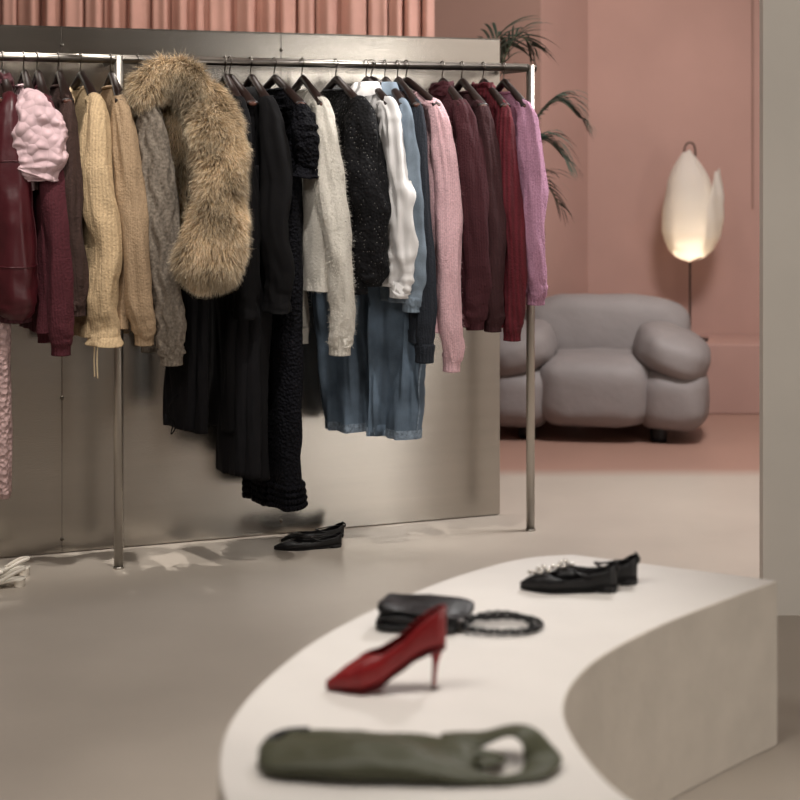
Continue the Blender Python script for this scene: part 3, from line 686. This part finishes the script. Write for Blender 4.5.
# ------------------------------------------------------------ armchair
m_sofa = M('mauve grey leather', '857E7D', .6, var=.05, vs=6, bump=.3, bs=16, spec=.3, dist=.012)
sf = thing('armchair', 'plump mauve grey armchair with rolled arms in the pink corner', 'armchair', (.99, 8.18, 0), math.radians(-8))
sf.scale = (.98, .98, .98)
def cush(name, c, r, e=.7, amp=.007, fs=9, seed=0, rot=None, parent=sf):
    v, f = sell(*c, *r, e, 40, amp, fs, seed, rot); return mo(name, v, f, m_sofa, parent)
cush('seat', (0.01, -.06, .245), (.305, .37, .185), .5, seed=1)
cush('backrest', (.06, .22, .49), (.45, .18, .205), .62, seed=2, rot=Matrix.Rotation(math.radians(-10), 4, 'X'))
for sg in (-1, 1):
    cush('arm', (sg*.39+.01, -.06, .43), (.195, .37, .125), .72, seed=3+sg, rot=Matrix.Rotation(math.radians(20*sg), 4, 'Y'))
    cush('side_bolster', (sg*.39+.01, -.03, .215), (.185, .38, .175), .6, seed=6+sg)
    for yy in (-.26, .22):
        tube('foot', [(sg*.33, yy, .08, .045), (sg*.33, yy, 0, .04)], m_blk, sf, n=3, seg=16)
cush('back_roll', (0, .26, .26), (.44, .14, .20), .6, seed=9)
# ------------------------------------------------------------ lamp
m_shade = bpy.data.materials.new('rice paper shade'); m_shade.use_nodes = True
N = m_shade.node_tree.nodes; L = m_shade.node_tree.links; b_ = N['Principled BSDF']
b_.inputs['Base Color'].default_value = hx('DEDAD4'); b_.inputs['Roughness'].default_value = .6
trn = N.new('ShaderNodeBsdfTranslucent'); trn.inputs[0].default_value = hx('E2DCD2'); ms = N.new('ShaderNodeMixShader'); ms.inputs[0].default_value = .5
nz_ = N.new('ShaderNodeTexNoise'); nz_.inputs['Scale'].default_value = 8; bb = N.new('ShaderNodeBump'); bb.inputs['Strength'].default_value = .6
L.new(nz_.outputs['Fac'], bb.inputs['Height']); L.new(bb.outputs[0], b_.inputs['Normal'])
L.new(b_.outputs[0], ms.inputs[1]); L.new(trn.outputs[0], ms.inputs[2]); L.new(ms.outputs[0], N['Material Output'].inputs[0])
m_bulb = bpy.data.materials.new('bulb'); m_bulb.use_nodes = True; b_ = m_bulb.node_tree.nodes['Principled BSDF']
b_.inputs['Emission Color'].default_value = hx('FFE8CC'); b_.inputs['Emission Strength'].default_value = 27
lq = P(690, 262, 8.9)
lamp = thing('floor_lamp', 'slender lamp with glowing white petal shaped shade behind the armchair', 'lamp', (lq.x, 8.9, .38))
lz = lq.z-.38
def petal(phc, half, H, r0, flare, tw, name, tipw=.15, dx=0, prof=None, wav=0):
    V = []; Fq = []; nu, nv = 40, 36
    prof = prof or [(0, .05), (.05, .5), (.14, .82), (.28, 1), (.45, .98), (.7, .80), (1, .46)]
    for i in range(nv+1):
        v_ = i/nv
        for j in range(nu+1):
            uu = j/nu*2-1
            env = min(1, (v_*6)**.5)*(1 if v_ < .5 else (1-((v_-.5)/.5)**2.4*(1-tipw)))
            ph = phc+half*uu*env+tw*v_
            rad = r0*itp(prof, v_)*(1+flare*v_*v_)*(1+wav*v_*math.sin(uu*9+v_*5))
            z = lz+H*v_-.03*uu*uu*v_+.02*v_*wav*10*math.sin(uu*6)
            V.append((rad*math.cos(ph)*1.03+dx*v_*v_, rad*math.sin(ph)*.8, z))
    for i in range(nv):
        for j in range(nu): a_ = i*(nu+1)+j; Fq.append((a_, a_+1, a_+nu+2, a_+nu+1))
    return mo(name, V, Fq, m_shade, lamp)
petal(-PI/2-.45, 1.95, .62, .150, .0, .20, 'shade_petal', .30, -.005, wav=.03)
petal(-.1, 1.05, .51, .150, .75, -.15, 'shade_petal', .55, .035, wav=.06)
petal(PI/2+.3, 2.0, .50, .142, .0, .1, 'shade_petal', .5)
v, f = sell(0, 0, lz+.09, .03, .03, .035, 1, 10); mo('bulb', v, f, m_bulb, lamp)
tube('pole', [(0, 0, 0.01, .006), (0, 0, lz-.1, .006), (0, 0, lz+.058, .006)], m_dark, lamp, n=8, seg=10)
tube('hook', [(-.02, .0, lz+.54, .004), (-.035, 0, lz+.6, .005), (-.02, 0, lz+.655, .005), (.015, 0, lz+.66, .005), (.03, 0, lz+.61, .005), (.02, 0, lz+.50, .004)], m_dark, lamp, n=24, seg=8, ref=(0, 1, 0))
tube('base', [(0, 0, 0, .10), (0, 0, .012, .10)], m_dark, lamp, n=3, seg=32)
# ------------------------------------------------------------ palm
m_leaf = M('dark palm leaf', '2A3E34', .5, var=.3, vs=10, bump=.1, bs=60)
m_stem = M('palm stem', '3E4A30', .6, bump=.1); m_pot = M('clay pot', '8A5C4C', .8, bump=.2, bs=40); m_soil = M('soil', '2A1E18', 1, bump=1, bs=60)
pb = Vector((.18, 7.0, 0))
palm = thing('potted_palm', 'potted palm with drooping dark fronds reaching out behind the partition', 'plant', pb)
mo('pot', *tube_data([(0, 0, 0, .12), (0, 0, .1, .14), (0, 0, .3, .155), (0, 0, .33, .16)], n=10, seg=32), m_pot, palm)
mo('soil', *tube_data([(0, 0, .325, .14), (0, 0, .345, .13)], n=2, seg=24), m_soil, palm)
tips = [(P(580, 118, 6.95), .14), (P(566, 160, 6.9), .18), (P(532, 46, 7.1), .05), (P(508, 45, 7.2), .03), (P(560, 205, 7.05), .28), (P(440, 110, 7.2), .2), (P(400, 160, 7.1), .3), (P(430, 80, 6.9), .1)]
for k, (tp, dr) in enumerate(tips):
    tp = tp-pb; b0 = Vector((.03*math.cos(k*2.4), .03*math.sin(k*2.4), .34))
    mid = b0.lerp(tp, .45); mid.z = max(tp.z, 1.0)*.72+.1+dr*.5; hi = b0.lerp(tp, .78); hi.z = tp.z+dr*.45
    path = cr([tuple(b0), tuple(mid), tuple(hi), tuple(tp)], 48)
    st = tube('frond_stem', [(*p, .005*(1-.7*i/48)) for i, p in enumerate(path)], m_stem, palm, n=48, seg=6)
    V = []; Fq = []; I0 = 20
    for i in range(I0, 49, 2 if k > 1 else 1):
        p = Vector(path[i]); tg = (Vector(path[min(i+1, 48)])-Vector(path[i-1])).normalized(); sd = tg.cross(Vector((0, 0, 1))).normalized()
        for sg in (-1, 1):
            ln = .24*math.sin(PI*(.2+.68*(i-I0)/29))**.6*random.uniform(.85, 1.15); d = (sd*sg*.9+tg*.75+Vector((0, 0, .3))).normalized(); pr = p.copy(); k0 = len(V)
            wv = tg.cross(d).cross(d).normalized()
            for q in range(7):
                wd = .0072*[.4, 1, 1, .9, .7, .4, .05][q]; V += [pr-wv*wd, pr+wv*wd]; pr = pr+d*ln/6; d = (d+Vector((0, 0, -.18))).normalized()
            for q in range(6): a_ = k0+q*2; Fq.append((a_, a_+1, a_+3, a_+2))
    mo('leaflets', V, Fq, m_leaf, st)
# ------------------------------------------------------------ lights
def light(kind, loc, tgt, e, col, size=.3, ang=60, blend=.6, sy=None):
    l = bpy.data.lights.new('light', kind); l.energy = e; l.color = hx(col)[:3]
    if kind == 'AREA':
        l.size = size
        if sy: l.shape = 'RECTANGLE'; l.size_y = sy
    else: l.shadow_soft_size = size
    if kind == 'SPOT': l.spot_size = math.radians(ang); l.spot_blend = blend
    o = bpy.data.objects.new('light', l); C.objects.link(o); o.location = loc
    o.rotation_euler = (Vector(tgt)-Vector(loc)).to_track_quat('-Z', 'Y').to_euler(); return o
WARM = 'FFF0E2'; NEU = 'FFF9F1'
light('AREA', (-1.2, 2.6, 3.1), (-.5, 5.2, .6), 52, NEU, 1.6, sy=1.0)
light('AREA', (4.3, 1.2, 1.1), (-.2, 5.7, 1.0), 84, NEU, 1.5, sy=1.7)          # unseen area light added on the right to brighten the steel partition
for s_ in (-.75, -.35, .05, .45, .85):      # row of small downlights just behind the rail
    p = R(s_, 3.12)-nrm*.20; q_ = R(s_, 0)-nrm*.02; light('SPOT', p, (q_.x, q_.y, 0), 190, NEU, .008, 19, .5)
for s_, dd in ((-.45, 1.25), (.25, 1.3), (1.0, 1.2)):
    p = R(s_, 3.12)+nrm*dd; q_ = R(s_, .85)-nrm*.08; light('SPOT', p, (q_.x, q_.y, .85), 150, NEU, .03, 32, .8)
light('SPOT', (.35, 3.0, 3.15), (.22, 3.15, .4), 150, NEU, .12, 44, .9)
light('AREA', (1.6, 6.2, 3.1), (1.1, 6.4, 0), 100, 'FBF8F6', .6)
light('AREA', (1.9, 7.4, 3.1), (1.6, 8.8, 1.0), 16, WARM, .8)
light('SPOT', (-.8, 6.6, 3.1), (-.8, 7.5, 1.9), 44, WARM, .1, 120)
light('SPOT', (.75, 7.2, 3.1), (.85, 9.0, 1.6), 38, WARM, .1, 70)
w = bpy.data.worlds.new('World'); bpy.context.scene.world = w; w.use_nodes = True
w.node_tree.nodes['Background'].inputs[0].default_value = hx('C8B0A0'); w.node_tree.nodes['Background'].inputs[1].default_value = .15
# ------------------------------------------------------------ camera
cam = bpy.data.cameras.new('Camera'); co = bpy.data.objects.new('Camera', cam); C.objects.link(co)
co.location = (0, 0, EYE); co.rotation_euler = (PI/2, 0, 0); cam.sensor_width = 36; cam.lens = 72; cam.shift_y = -245/800
cam.dof.use_dof = True; cam.dof.focus_distance = 5.45; cam.dof.aperture_fstop = 2.4
bpy.context.scene.camera = co
bpy.context.scene.view_settings.view_transform = 'Standard'
